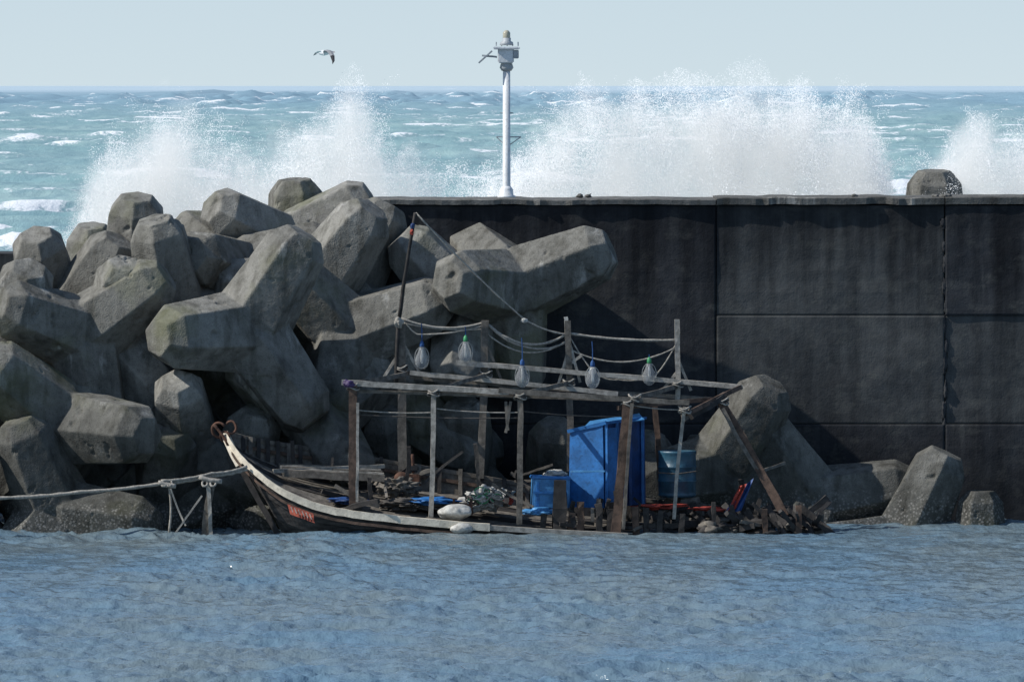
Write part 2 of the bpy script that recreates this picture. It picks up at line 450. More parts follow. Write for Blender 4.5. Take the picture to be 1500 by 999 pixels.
for j in range(nb):
    A=[];B=[]
    for i in range(3,NS+1):
        a=deckN[i].lerp(deckF[i],(j+.04)/nb); b=deckN[i].lerp(deckF[i],(j+.96)/nb); dz=random.uniform(-.004,.004)+.02*((j*7)%3)/3
        A.append(a+Vector((0,0,dz)));B.append(b+Vector((0,0,dz)))
    ribbon('deck_board',A,B,(wood_mid,wood_dark,wood_mid)[j%3])
ribbon('bilge',[p-Vector((0,0,.06)) for p in deckN],[p-Vector((0,0,.06)) for p in deckF],wood_dark)
def rail(name,C,w,h,mat,i0,i1,dz=0,dy=0):
    V=[];Fa=[]
    for i in range(i0,i1+1):
        p=C[i]+Vector((0,dy,dz)); jz=random.uniform(-.006,.006)
        for (a,b) in((-w/2,-h/2),(w/2,-h/2),(w/2,h/2),(-w/2,h/2)):
            V.append(p+Vector((0,a,b+jz)))
    n=i1-i0+1
    for i in range(n-1):
        for k in range(4): Fa.append((i*4+k,i*4+(k+1)%4,i*4+4+(k+1)%4,i*4+4+k))
    Fa+= [(3,2,1,0),tuple(range(4*n-4,4*n))]
    return mesh_obj(name,V,Fa,mat,boat)
rail('port_gunwale',near,.17,.13,cream,0,39,.05,-.02)
rail('port_gunwale_broken',near,.15,.09,wood_grey,39,48,.04,-.02)
rail('port_rubbing_strake',near,.05,.05,wood_brown,3,40,-.10,-.07)
rail('starboard_gunwale',far,.14,.07,wood_mid,0,NS,.03)
rail('starboard_inner_stringer',far,.06,.06,wood_brown,6,NS,-.13,-.10)
for i in range(5,NS-1,2):
    p=far[i]+Vector((0,-.09,.05)); q=deckF[i]+Vector((0,-.04,0))
    stick('rib',p+Vector((0,0,random.uniform(0,.07))),q,.07,random.choice([wood_mid,wood_dark,wood_dark]),boat,0,seg=2)
stick('foredeck_beam',W(400,690,157.4),W(563,683,158.0),.07,wood_grey,boat,0)
for k in range(5):
    a=W(408+k*2,684+k*2.2,158.0-k*.15); b=W(556+k*2,690+k*2.6,158.0-k*.15)
    stick('foredeck_board',a,b,.14,(wood_mid,wood_grey)[k%2],boat,.002,flat=.3)
stick('stem_post',W(329,636,157.3),W(352,684,156.9),.15,cream,boat,0,seg=3)
stick('stem_post_lower',W(350,680,156.9),W(412,790,156.7),.10,wood_dark,boat,.02)
def curl(c,r,t0,t1,w,mat,par):
    pts=[Vector(c)+Vector((math.cos(a)*r*(1-.25*(a-t0)/(t1-t0)),.02*a,math.sin(a)*r)) for a in np.linspace(t0,t1,16)]
    V,Fa=tube_data(pts,[w]*16,6,.15); return mesh_obj('iron_curl',V,Fa,mat,par,True)
curl(W(320,630,157.1),.13,.6,5.6,.026,rust,boat); curl(W(338,626,157.2),.11,-2.4,2.6,.024,rust,boat); curl(W(329,640,157.1),.09,0,5,.02,rust,boat)
stick('iron_hook',W(334,652,157.1),W(313,622,157.1),.06,rust,boat,.05,n=6)
rm=mesh_obj('registration_mark',[W(421,738,156.22),W(459,752,156.12),W(461,766,156.02),W(425,753,156.12)],[(0,1,2,3)],orange,boat)
for k in range(6):
    x=426+k*5.5; y=741+k*2.1
    stick('mark_letter',W(x,y+1,156.07-.02*k/6),W(x+3,y+9,156.04-.02*k/6),.014,wood_grey,boat,0,seg=2)
YN=156.5; YF=158.4
def st(nm,a,b,w,mat,**k): return stick(nm,W(*a),W(*b),w,mat,boat,**k)
st('near_post',(517,562,YN),(517,742,YN),.14,wood_brown,bend=.003)
st('near_post_splint',(524,590,YN-.06),(523,735,YN-.06),.05,wood_grey,bend=.003)
st('near_post',(635,572,YN),(631,757,YN),.085,wood_grey,bend=.006)
st('near_post',(762,578,YN),(761,768,YN),.10,wood_mid,bend=.006)
st('near_post',(919,588,YN),(902,780,YN),.17,wood_brown,bend=.004)
st('near_post_splint',(926,590,YN-.1),(913,775,YN-.1),.06,wood_mid,bend=.004)
st('near_post',(1003,596,YN+.1),(987,760,YN+.1),.06,wood_grey,bend=.01)
st('far_post',(587,474,YF),(590,700,YF),.15,wood_mid,bend=.004)
st('far_post',(711,470,YF),(703,700,YF),.13,wood_mid,bend=.006)
st('far_post',(832,470,YF),(835,690,YF),.11,wood_mid,bend=.006)
st('far_post',(992,468,YF),(993,590,YF),.09,wood_grey,bend=.004)
st('far_post',(958,582,YF),(968,700,YF),.10,wood_brown,bend=.004)
st('post_finial',(829,464,YF),(831,490,YF),.07,net_w,bend=0)
st('near_rail',(500,560,YN-.02),(745,574,YN-.02),.10,wood_grey,bend=.003,seg=10)
st('near_rail',(730,572,YN-.04),(1010,590,YN-.04),.09,wood_mid,bend=.003,seg=10)
st('near_rail_lower',(525,573,YN+.1),(930,586,YN+.1),.06,wood_mid,bend=.003,seg=10)
st('far_rail',(668,531,YF-.1),(1088,567,YF-.1),.085,wood_grey,bend=.003,seg=12)
st('far_rail',(600,546,YF-.12),(905,577,YF-.12),.08,wood_grey,bend=.004,seg=10)
st('far_rail_lower',(600,553,YF),(1045,585,YF),.07,wood_mid,bend=.003,seg=10)
st('cross_rail',(507,564,YN),(600,547,YF),.08,wood_mid,bend=.003)
st('cross_rail',(632,573,YN),(714,548,YF),.07,wood_mid,bend=.003)
st('cross_rail',(760,578,YN),(835,560,YF),.07,wood_mid,bend=.003)
st('cross_rail',(918,586,YN),(990,566,YF),.08,wood_mid,bend=.003)
st('cross_rail',(1005,606,YN+.1),(1085,567,YF-.1),.08,wood_brown,bend=.003)
st('aft_rail',(905,598,YN-.06),(1062,584,157.6),.07,wood_brown,bend=.01)
for a,b in (((560,556,YF),(588,512,YF)),((614,545,YF),(588,498,YF)),((578,556,YF),(598,512,YF)),((694,566,YF),(712,530,YF)),((735,560,YF),(713,505,YF)),((815,572,YF),(831,520,YF)),((850,560,YF),(834,500,YF)),((818,545,YF),(852,520,YF)),((965,578,YF),(992,545,YF)),((1012,572,YF),(990,520,YF)),((748,588,YN),(741,634,YN)),((741,588,YN),(744,630,YN))):
    st('brace',a,b,.05,random.choice([wood_grey,wood_mid]),bend=.01)
st('leaning_post',(1055,586,157.5),(1150,756,157.2),.15,wood_brown,bend=.01)
st('leaning_post_splint',(1058,598,157.35),(1110,690,157.3),.07,wood_mid,bend=.01)
st('stern_brace',(1060,582,157.5),(1012,610,157.0),.10,wood_dark,bend=.01)
st('stern_plank',(1000,612,157.2),(1062,578,157.9),.12,wood_mid,bend=.01,flat=.4)
st('stern_pole',(1115,690,157.6),(1150,678,157.9),.05,wood_mid)
st('mast',(608,312,157.8),(583,478,158.3),.065,wood_dark,bend=.006,n=6,taper=1.3)
st('mast_lower',(583,470,158.3),(580,560,158.3),.08,wood_dark,bend=.006,n=6)
lump('mast_flag',W(603,340,157.78),(.035,.04,.05),red,boat,3,.4); lump('mast_flag_blue',W(604,331,157.78),(.04,.04,.05),blue_d,boat,4,.4)
lump('mast_binding',W(584,472,158.25),(.08,.07,.1),ropem,boat,5,.3)
rope('stay',[W(609,312,157.8),W(768,468,158.2),W(832,490,YF)],.018,ropem,boat,.05)
lump('stay_block',W(768,470,158.2),(.06,.04,.04),net_w,boat,6,.3)
tops=[W(587,466,YF),W(711,472,YF),W(832,488,YF),W(992,498,YF)]
for i,(a,b) in enumerate(zip(tops,tops[1:])):
    rope('head_rope',[a,b],.026,ropem,boat,(.14,.30,.05)[i])
    rope('head_rope_thin',[a-Vector((0,0,.08+.1*i)),b-Vector((0,0,.12))],.016,ropem,boat,(.06,.30,.26)[i])
rope('head_rope_tail',[W(832,488,YF),W(870,545,YF),W(905,556,YF),W(960,550,YF),W(992,500,YF)],.014,ropem,boat,.05)
rope('head_rope_tail',[W(711,472,YF),W(770,508,YF),W(832,500,YF)],.02,ropem,boat,.08)
rope('head_rope_tail',[W(590,466,YF),W(612,490,YF),W(711,476,YF)],.018,ropem,boat,.05)
for k,(a,b) in enumerate((((517,600,YN),(635,604,YN)),((517,607,YN),(762,612,YN)),((635,598,YN),(762,604,YN)),((762,602,YN),(919,610,YN)),((919,592,YN),(1003,600,YN)))):
    rope('lashing',[W(*a),W(*b)],.012,(ropem,rope_d)[k%2],boat,.03)
for p in ((517,566,YN),(635,575,YN),(762,580,YN),(919,590,YN),(1003,600,YN),(712,548,YF-.05),(833,560,YF-.05),(992,562,YF-.05),(588,540,YF-.05),(1058,588,157.5),(930,583,YN)):
    for q in range(3):
        c=W(*p)+Vector((0,0,(q-1)*.035)); pts=[c+Vector((math.cos(a)*.11,math.sin(a)*.11,.03*math.sin(a*2+q))) for a in np.linspace(0,6.28,13)]
        V,Fa=tube_data(pts,[.016]*13,5,.1); mesh_obj('knot',V,Fa,(ropem,rope_d)[q%2],boat,True)
lump('purple_cloth',W(511,562,YN-.12),(.10,.05,.06),simple('purple_cloth',(.06,.03,.12,1)),boat,9,.4)
# =============== LAMPS
def fish_lamp(px,ptop,py,y,scol):
    c=W(px,py,y)
    g=lathe('g',[(.03,.20),(.055,.17),(.075,.10),(.115,.02),(.125,-.06),(.10,-.15),(.05,-.19),(.012,-.20)][::-1],glass,20,None,c)
    s=lathe('s',[(.035,0),(.042,.03),(.038,.08),(.025,.10),(.012,.12)],scol,12,None,c+Vector((0,0,.19)))
    f=lathe('f',[(.014,-.1),(.024,-.06),(.024,.04),(.014,.16)],net_w,8,None,c)
    t=W(px-1,ptop,y)
    V,Fa=tube_data([c+Vector((0,0,.29)),(c+Vector((.01,0,.36))+t)/2,t],[.010,.010,.010],5); w=mesh_obj('w',V,Fa,rope_b)
    lp=[]
    for sgn in(-1,1):
        pts=[c+Vector((sgn*.13*math.sin(a),-.01,-.20*math.cos(a)+.0)) for a in np.linspace(0,3.0,10)]
        V,Fa=tube_data(pts,[.008]*10,4); lp.append(mesh_obj('c',V,Fa,net_w))
    for o in (g,s,f): 
        o.data.transform(o.matrix_basis); o.matrix_basis=Matrix.Identity(4)
    return join('fishing_lamp',[g,s,f,w]+lp)
fish_lamp(618,474,524,YF-.1,rope_b); fish_lamp(682,478,516,YF-.1,green_p); fish_lamp(765,495,551,YF-.5,rope_b); fish_lamp(868,500,553,YF-.5,rope_b); fish_lamp(951,520,548,YF-.1,green_p)
# =============== CABIN
def cpanel(nm,pts,mat,t=.04):
    P=[W(*p) for p in pts]; n=(P[1]-P[0]).cross(P[2]-P[1]).normalized()*t
    V=P+[p+n for p in P]
    return mesh_obj(nm,V,[(0,1,2,3),(7,6,5,4),(0,4,5,1),(1,5,6,2),(2,6,7,3),(3,7,4,0)],mat,boat)
CY=157.3
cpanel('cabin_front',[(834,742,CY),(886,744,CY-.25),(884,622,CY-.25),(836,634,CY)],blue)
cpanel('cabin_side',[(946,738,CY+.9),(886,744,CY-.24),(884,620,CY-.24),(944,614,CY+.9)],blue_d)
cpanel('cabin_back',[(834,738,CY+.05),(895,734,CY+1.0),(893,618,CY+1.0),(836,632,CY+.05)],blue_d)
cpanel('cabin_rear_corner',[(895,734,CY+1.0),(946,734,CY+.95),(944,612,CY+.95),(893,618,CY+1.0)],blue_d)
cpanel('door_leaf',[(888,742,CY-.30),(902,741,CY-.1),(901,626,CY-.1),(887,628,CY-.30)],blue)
for x in (889,905,924,942):
    st('cabin_stud',(x,742-(x-889)*.06,CY-.28+(x-889)*.020),(x-1,620-(x-889)*.1,CY-.28+(x-889)*.020),.05,blue if x!=924 else blue_d,bend=0)
st('cabin_top_trim',(832,632,CY-.04),(888,619,CY-.3),.06,blue,bend=0)
st('cabin_top_trim',(884,620,CY-.3),(946,612,CY+.86),.05,blue,bend=0)
st('cabin_mid_trim',(836,690,CY-.03),(886,690,CY-.28),.035,blue_l,bend=0)
cpanel('tarp_roof',[(856,626,CY-.2),(944,616,CY+.6),(936,607,CY+.9),(864,618,CY+.4)],blue_l,.02)
bx=empty('blue_fish_box')
box('body',W(806,722,157.0),(.66,.45,.56),blue_l,bx,rot=(0,.03,.1),bev=.03)
box('rim',W(806,699,157.0),(.70,.49,.06),blue,bx,rot=(0,.03,.1),bev=.015)
box('rib',W(806,722,156.76),(.62,.02,.05),blue,bx,rot=(0,.03,.1),bev=.005)
for x in(788,824): box('rib',W(x,724,156.75),(.05,.03,.44),blue,bx,rot=(0,.03,.1),bev=.005)
lump('white_bundle',W(815,694,157.0),(.2,.14,.07),net_w,None,8,.4)
def barrel(nm,px,py0,py1,y,r,mat,rot=(0,0,0)):
    a=W(px,py1,y);h=W(px,py0,y).z-a.z
    o=lathe(nm,[(r*.9,0),(r,.03),(r,.06),(r*.97,.08),(r,.1),(r,h*.33),(r*1.03,h*.34),(r*1.03,h*.37),(r,h*.38),(r,h*.63),(r*1.03,h*.64),(r*1.03,h*.67),(r,h*.68),(r*.99,h*.93),(r*1.02,h*.95),(r*1.02,h),(r*.95,h),(r*.93,h-.03),(.001,h-.03)],mat,32,None,a)
    o.rotation_euler=rot; return o
barrel('plastic_barrel',992,660,728,157.8,.34,teal)
rope('barrel_lashing',[W(964,692,157.45),W(992,694,157.42),W(1021,690,157.45)],.012,rope_d,boat,.0)
lump('fishing_float',W(667,750,156.5),(.30,.22,.15),net_w,None,1,.10)
lump('fishing_float',W(676,774,156.1),(.20,.16,.10),net_w,None,2,.12)
lump('fishing_net_heap',W(712,730,157.3),(.36,.30,.20),net_w,None,4,.55,2.5,5)
lump('fishing_net_heap',W(600,740,157.2),(.45,.3,.10),rope_d,None,6,.6,2.5,5)
lump('rope_heap',W(585,712,157.6),(.3,.25,.14),wood_mid,None,7,.7,3,5)
for k in range(16):
    c=W(712+random.uniform(-24,24),728+random.uniform(-10,8),156.98); r=random.uniform(.05,.14)
    pts=[c+Vector((math.cos(a)*r,random.uniform(-.03,0),math.sin(a)*r*.7)) for a in np.linspace(0,6.28,12)]
    V,Fa=tube_data(pts,[.014]*12,4,.1); mesh_obj('net_coil',V,Fa,random.choice([net_w,net_w,rope_d,ropem,green_p]),boat,True)
lump('red_cloth',W(745,733,156.9),(.08,.06,.06),red,None,3,.5)
lump('blue_tarp',W(630,733,157.2),(.45,.3,.07),blue,None,11,.5,2)
lump('blue_tarp',W(510,733,156.9),(.34,.2,.05),blue_d,None,12,.5,2)
lump('blue_tarp',W(790,750,156.7),(.3,.2,.06),blue_l,None,13,.5,2)
lump('red_cloth',W(965,741,157.2),(.42,.2,.05),red,None,14,.5,2)
lump('red_cloth',W(1035,745,157.1),(.3,.2,.04),red,None,15,.5,2)
def cloth(nm,pts,mat):
    P=[W(*p) for p in pts]; V=[];Fa=[];n=10
    for i in range(n+1):
        for j in range(n+1):
            u=i/n;v=j/n; p=P[0].lerp(P[1],u).lerp(P[3].lerp(P[2],u),v); p.y+=.04*math.sin(u*11+v*3); V.append(p)
    for i in range(n):
        for j in range(n): a=i*(n+1)+j; Fa.append((a,a+1,a+n+2,a+n+1))
    return mesh_obj(nm,V,Fa,mat,None,True)
cloth('blue_cloth',[(1090,712,157.1),(1104,700,157.2),(1086,748,157.0),(1060,752,156.9)],blue_d)
cloth('red_cloth',[(1083,712,157.0),(1094,708,157.05),(1078,745,156.9),(1066,748,156.9)],red)
def junk(n,x0,x1,y0,y1,l0,l1,w0,w1,mats,ymin=156.4,ymax=158.2,vert=.2):
    for k in range(n):
        px=random.uniform(x0,x1); t=random.random(); y=ymin+(ymax-ymin)*t
        py=y1+(y0-y1)*t+random.uniform(-4,4)
        a=W(px,py,y); L=random.uniform(l0,l1)
        if random.random()<vert: d=Vector((random.uniform(-.3,.3),random.uniform(-.2,.2),1))
        else: d=Vector((random.uniform(-1,1),random.uniform(-.6,.6),random.uniform(-.12,.35)))
        stick('debris_timber',a,a+d.normalized()*L,random.uniform(w0,w1),random.choice(mats),boat,.03,flat=random.choice([1,.5]),jit=.2)
junk(26,430,800,692,750,.25,.9,.03,.09,[wood_dark,wood_mid,wood_dark,rope_d,wood_dark],vert=.2)
junk(55,950,1195,746,778,.2,.8,.04,.11,[wood_dark,wood_dark,wood_mid,wood_dark,wood_dark],vert=.06)
junk(22,790,960,746,776,.15,.4,.04,.10,[wood_dark,wood_dark,wood_mid],vert=.5,ymax=157)
for px,py0,w in((820,704,.22),(797,752,.10),(850,735,.12),(876,738,.12),(893,745,.12),(930,742,.13),(946,744,.1),(968,748,.1),(1000,752,.1),(1045,735,.08),(838,750,.12),(1120,745,.1),(1170,740,.1)):
    st('rib_stub',(px,py0,156.6),(px+random.uniform(-3,3),785,156.6),w,random.choice([wood_dark,wood_dark,wood_brown]),bend=.01,seg=4,jit=.2)
for k in range(9):
    x=1020+k*20
    st('broken_frame',(x+random.uniform(-12,6),744+random.uniform(-6,12),157+random.uniform(-.3,.6)),(x+random.uniform(15,50),784,156.7),.11,wood_dark,bend=.05,jit=.25)
st('stern_knee',(1150,770,156.9),(1212,728,157.2),.10,wood_dark,bend=.08); st('stern_knee',(1190,772,156.9),(1216,735,157.2),.07,wood_dark,bend=.08)
for k in range(22):
    lump('stern_wreckage',W(random.uniform(1010,1200),random.uniform(762,784),156.6+random.random()*.9),(random.uniform(.1,.36),.15,random.uniform(.05,.11)),random.choice([wood_dark,wood_dark,wood_dark,wood_mid]),boat,30+k,.6,2.2,3)
eng=empty('boat_engine')
box('block',W(603,704,157.9),(.34,.3,.24),rust,eng,bev=.03); lathe('flywheel',[(.14,0),(.14,.05),(.04,.06)],rust,20,eng,W(588,702,157.8)).rotation_euler=(math.pi/2,0,0)
stick('exhaust',W(606,695,157.9),W(604,665,157.9),.06,rust,eng,0,n=8); box('cover',W(606,686,157.9),(.18,.18,.1),black_p,eng,bev=.02)
lathe('winch_drum',[(.15,0),(.15,.04),(.07,.06),(.07,.3),(.15,.32),(.15,.36)],rust,20,boat,W(663,742,157)).rotation_euler=(0,math.pi/2,0)
# =============== MOORING ROPE + PILES
mr=empty('mooring_rope')
P0=[W(-120,742,155.9),W(0,729,156.0),W(120,720,156.1),W(236,708,156.2),W(310,697,156.4),W(362,687,156.6)]
rope('main_strand',P0,.034,ropem,mr,.02); rope('second_strand',[p+Vector((0,-.03,.05)) for p in P0[3:]],.028,ropem,mr,.03)
pl=empty('driftwood_pile')
stick('upright',W(247,706,156.2),W(247,785,156.2),.05,ropem,pl,.05,n=6); stick('upright',W(312,700,156.3),W(300,785,156.3),.12,wood_mid,pl,.03)
stick('upright',W(305,702,156.2),W(309,785,156.2),.07,wood_grey,pl,.03)
stick('strut',W(250,716,156.1),W(272,770,156.1),.03,ropem,pl,.06); stick('strut',W(296,726,156.1),W(254,785,156.1),.03,ropem,pl,.06)
stick('rail',W(232,706,156.15),W(258,712,156.15),.09,ropem,pl,.05,n=6); stick('rail',W(292,698,156.2),W(325,705,156.2),.09,ropem,pl,.05,n=6)
for x in(240,248,300,312):
    c=W(x,708,156.16); pts=[c+Vector((math.cos(a)*.05,math.sin(a)*.05,math.sin(a)*.05)) for a in np.linspace(0,6.28,10)]
    V,Fa=tube_data(pts,[.02]*10,5,.2); mesh_obj('lashing',V,Fa,ropem,pl,True)
# =============== GULL
def gull():
    y=235.0
    me=bpy.data.meshes.new('b'); o=bpy.data.objects.new('b',me); link(o)
    C=W(477,79,y)
    P=[(-.0,0,0),(-.10,.0,-.01),(-.19,0,.0),(.10,0,.03),(.16,0,.045),(.215,0,.04)]
    R=[.055,.045,.015,.045,.042,.012]
    me.from_pydata(P,[(0,1),(1,2),(0,3),(3,4),(4,5)],[])
    o.modifiers.new('s','SKIN')
    for i,r in enumerate(R): me.skin_vertices[0].data[i].radius=(r,r)
    me.skin_vertices[0].data[0].use_root=True
    o.modifiers.new('u','SUBSURF').levels=2
    dg=bpy.context.evaluated_depsgraph_get(); m2=bpy.data.meshes.new_from_object(o.evaluated_get(dg)); bpy.data.objects.remove(o)
    m2.transform(Matrix.Translation(C)); m2.materials.append(white_p); b=bpy.data.objects.new('seagull',m2); link(b); m2.shade_smooth()
    parts=[b]
    dk=simple('gull_wing_tip',(.03,.03,.035,1),.8,.2,5); gy=simple('gull_wing_grey',(.30,.31,.33,1),.8,.2,5)
    def wing(pts,chords,ms):
        V=[];Fa=[]
        for (p,c) in zip(pts,chords):
            p=Vector(p)
            V+= [C+p+Vector((c*.5,0,.0)),C+p+Vector((0,.0,.018)),C+p+Vector((-c*.5,0,-.006)),C+p+Vector((0,0,-.006))]
        for i in range(len(pts)-1):
            for k in range(4): Fa.append((i*4+k,i*4+(k+1)%4,i*4+4+(k+1)%4,i*4+4+k))
        ww=mesh_obj('w',V,Fa,ms[0]); ww.data.materials.append(ms[1])
        for i,f in enumerate(ww.data.polygons):
            if i//4>=len(pts)-3: f.material_index=1
        return ww
    parts.append(wing([(0,-.02,.03),(.04,-.18,.09),(.12,-.35,.06),(.19,-.5,-.06),(.22,-.58,-.2),(.20,-.62,-.28)],[.16,.17,.15,.12,.07,.01],[gy,dk]))
    parts.append(wing([(0,.02,.03),(-.06,.2,.08),(-.15,.35,.07),(-.24,.5,.03),(-.30,.6,-.02),(-.34,.65,-.05)],[.16,.17,.14,.11,.07,.01],[white_p,gy]))
    V=[C+Vector(v) for v in((-.13,-.03,0),(-.13,.03,0),(-.26,.06,.0),(-.27,0,.005),(-.26,-.06,.0),(-.16,0,.015))]
    parts.append(mesh_obj('t',V,[(0,1,2,3,4),(0,5,1),(1,5,2),(2,5,3),(3,5,4),(4,5,0)],white_p))
    bk=lathe('k',[(.012,0),(.01,.03),(.001,.06)],orange,8); bk.data.transform(Matrix.Translation(C+Vector((.2,0,.04)))@Matrix.Rotation(math.pi/2,4,'Y')); parts.append(bk)
    join('seagull',parts)
gull()
# =============== HARBOUR WATER
def grid_obj(name,X,Y,Z,mat,attr=None):
    ny,nx=Z.shape; V=np.empty((ny*nx,3)); V[:,0]=X.ravel();V[:,1]=Y.ravel();V[:,2]=Z.ravel()
    i=np.arange(ny-1)[:,None]*nx+np.arange(nx-1)[None,:]; i=i.ravel()
    Fa=np.stack([i,i+1,i+1+nx,i+nx],1)
    me=bpy.data.meshes.new(name); me.vertices.add(len(V)); me.vertices.foreach_set('co',V.ravel())
    me.loops.add(Fa.size); me.loops.foreach_set('vertex_index',Fa.ravel().astype(np.int32))
    me.polygons.add(len(Fa)); me.polygons.foreach_set('loop_start',np.arange(0,Fa.size,4,dtype=np.int32)); me.polygons.foreach_set('loop_total',np.full(len(Fa),4,np.int32))
    me.update(); me.validate(); me.shade_smooth(); me.materials.append(mat)
    if attr is not None:
        a=me.attributes.new('foam','FLOAT','POINT'); a.data.foreach_set('value',attr.ravel().astype(np.float32))
    o=bpy.data.objects.new(name,me); link(o); return o
wm=M('harbour_water_surface'); p=wm.pos()
nA=wm.noise(wm.mapping(p,(1,.8,1)),3.6,4,.62); nC=wm.noise(wm.mapping(p,(.30,.10,1)),1,3,.6)
wm.col(wm.mix(wm.mr(nC,.38,.62),(.110,.185,.250,1),(.140,.185,.205,1)))
wm.b.inputs['Roughness'].default_value=.12; wm.b.inputs['IOR'].default_value=1.33
wm.bump(nA,.95,.08)
xf=np.arange(-11.5,11.5,.05); xc=11.5*1.12**np.arange(1,30); x=np.concatenate([-xc[::-1],xf,xc])
yc=np.concatenate([np.array([-60,-20,20,60]),np.arange(90,114,1.0)]); y=np.concatenate([yc,np.arange(114,162.8,.07),[163.5,165.4]])
X,Y=np.meshgrid(x,y)
def chop(X,Y):
    w=fbm(X*.16,Y*.16,0,2,77)*.7
    def ridge(n): return 1-2*np.abs(n)
    Yr=Y+.3*X
    h=.060*fbm((X+w)*.45,Yr*.70,0,3,1)
    h+=.060*ridge(fbm((X*.9-Y*.3)*.85+w,Yr*1.3,0,2,9))
    h+=.048*ridge(fbm(X*1.9+Y*.3,Yr*2.5,0,2,21))
    h+=.020*ridge(fbm(X*4.0,Y*4.8,0,1,25))
    h*=.8+.5*vnoise(X*.25,Y*.12,0,31)
    return h-.05
Z=chop(X,Y); far_m=(np.abs(X)>14)|(Y<113); Z=np.where(far_m,Z*.3,Z)
grid_obj('harbour_water',X,Y,Z,wm.m)
# =============== OPEN SEA
sm=M('sea_surface'); p=sm.pos()
at=sm.new('ShaderNodeAttribute',attribute_name='foam')
sx=sm.z()
n1=sm.noise(sm.mapping(p,(.02,.006,1)),1,4); n2=sm.noise(sm.mapping(p,(1.3,.35,1.6)),1,5,.7); n3=sm.noise(sm.mapping(p,(.35,.1,.6)),1,5,.65)
c=sm.mix(sm.mr(n1,.35,.65),(.22,.37,.38,1),(.33,.47,.46,1))
c=sm.mix(sm.mr(n3,.42,.60,0,.7),c,(.18,.30,.33,1))
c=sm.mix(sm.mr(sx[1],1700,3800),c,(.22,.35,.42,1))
c=sm.mix(sm.mr(sx[1],3800,15000,0,.95),c,(.48,.59,.65,1))  # atmospheric haze painted into the sea colour, paler with distance
fo=sm.math('ADD',at.outputs['Fac'],sm.mr(n2,.2,.8,-.5,.5))
fo=sm.mr(fo,.38,.68)
c=sm.mix(fo,c,(.85,.87,.87,1))
sm.col(c); sm.rough(.5); sm.b.inputs['Specular IOR Level'].default_value=.25
sm.bump(n2,.6,.3)
rows=[165.5]
while rows[-1]<5200: rows.append(rows[-1]+max(.9,rows[-1]*.0034) if rows[-1]>330 else rows[-1]+4)
while rows[-1]<70000: rows.append(rows[-1]*1.12)
y=np.array(rows); u=np.linspace(-1,1,421)
X=np.empty((len(y),len(u)));Y=np.empty_like(X)
X[:]=(np.sign(u)*(np.abs(u)*120+np.abs(u)**6*6000))[None,:]*np.clip(y/900,1,5)[:,None]; Y[:]=y[:,None]
sc=np.clip(Y/700,.8,1.6)
wv=fbm(X/60,Y/90,0,3,3)*14
ph=(Y+wv+X*.12)/ (24*sc)
cr=1-np.abs(2*(ph-np.floor(ph))-1); cr=cr**1.8
amp=.35+.65*np.clip(fbm(X/28,Y/40,0,3,8)*.8+.45,0,1.3)
H=cr*amp*1.2+fbm(X/7,Y/8,0,4,12)*.42+fbm(X/1.8,Y/3,0,2,15)*.10
far_swell=np.clip((Y-2200)/2200,0,1)*(fbm(X/16,Y/300,0,4,91,.65)*1.3+.8)
fade=np.clip((9000-Y)/1500,0,1); near_f=np.clip((Y-164)/60,0.1,1)
Z=(H-.4+far_swell*1.7)*fade*near_f-.15
foam=np.clip((cr*amp-.40)*1.5,0,1)*np.clip(fbm(X/9,Y/14,0,3,44)*1.7+.35,0,1)
for(px,py,wpx,s) in((50,256,95,1),(35,298,55,1),(15,352,60,1),(90,150,20,.7),(220,150,30,.8),(50,205,50,.7),(700,155,30,.8),(590,200,25,.7),(110,165,20,.6),(420,150,30,.6),(790,180,30,.6),(10,330,80,1),(60,275,60,.6),(1330,220,40,.5),(1340,160,30,.6)):
    d=EYE*F/(py-125)*.97; cx=(px-750)/F*d; wd=wpx/F*d
    f=np.exp(-((X-cx)/wd)**2)*np.exp(-((Y-d-fbm(X/6,Y*0,0,2,5)*4)/(d*.012+2.5))**2)*s*(1+.5*fbm(X/3,Y/6,0,3,52))
    foam=np.maximum(foam,f*1.0); Z+=f*.7*near_f
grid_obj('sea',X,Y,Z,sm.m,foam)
# =============== SPRAY
sd=Vector((-.74,-.16,.66)).normalized()
sp=M('spray_droplets'); sp.n.remove(sp.b)
df=sp.new('ShaderNodeBsdfDiffuse'); tr=sp.new('ShaderNodeBsdfTranslucent'); mx=sp.new('ShaderNodeMixShader'); mx.inputs[0].default_value=.35
for q in(df,tr): q.inputs[0].default_value=(.96,.97,.975,1)
sp.L(df.outputs[0],mx.inputs[1]);sp.L(tr.outputs[0],mx.inputs[2]);sp.L(mx.outputs[0],sp.out.inputs[0])
SY=168.5
def tris(P,N,size):
    n=len(P); N=N/np.linalg.norm(N,axis=1)[:,None]
    r=rng.normal(size=(n,3)); U=np.cross(N,r); U/=np.linalg.norm(U,axis=1)[:,None]; V=np.cross(N,U)
    out=np.empty((n,3,3))
    for k in range(3):
        a=2*math.pi*k/3; out[:,k]=P+(U*math.cos(a)+V*math.sin(a))*size[:,None]
    return out
FR=np.array([-.5,-.75,.45])
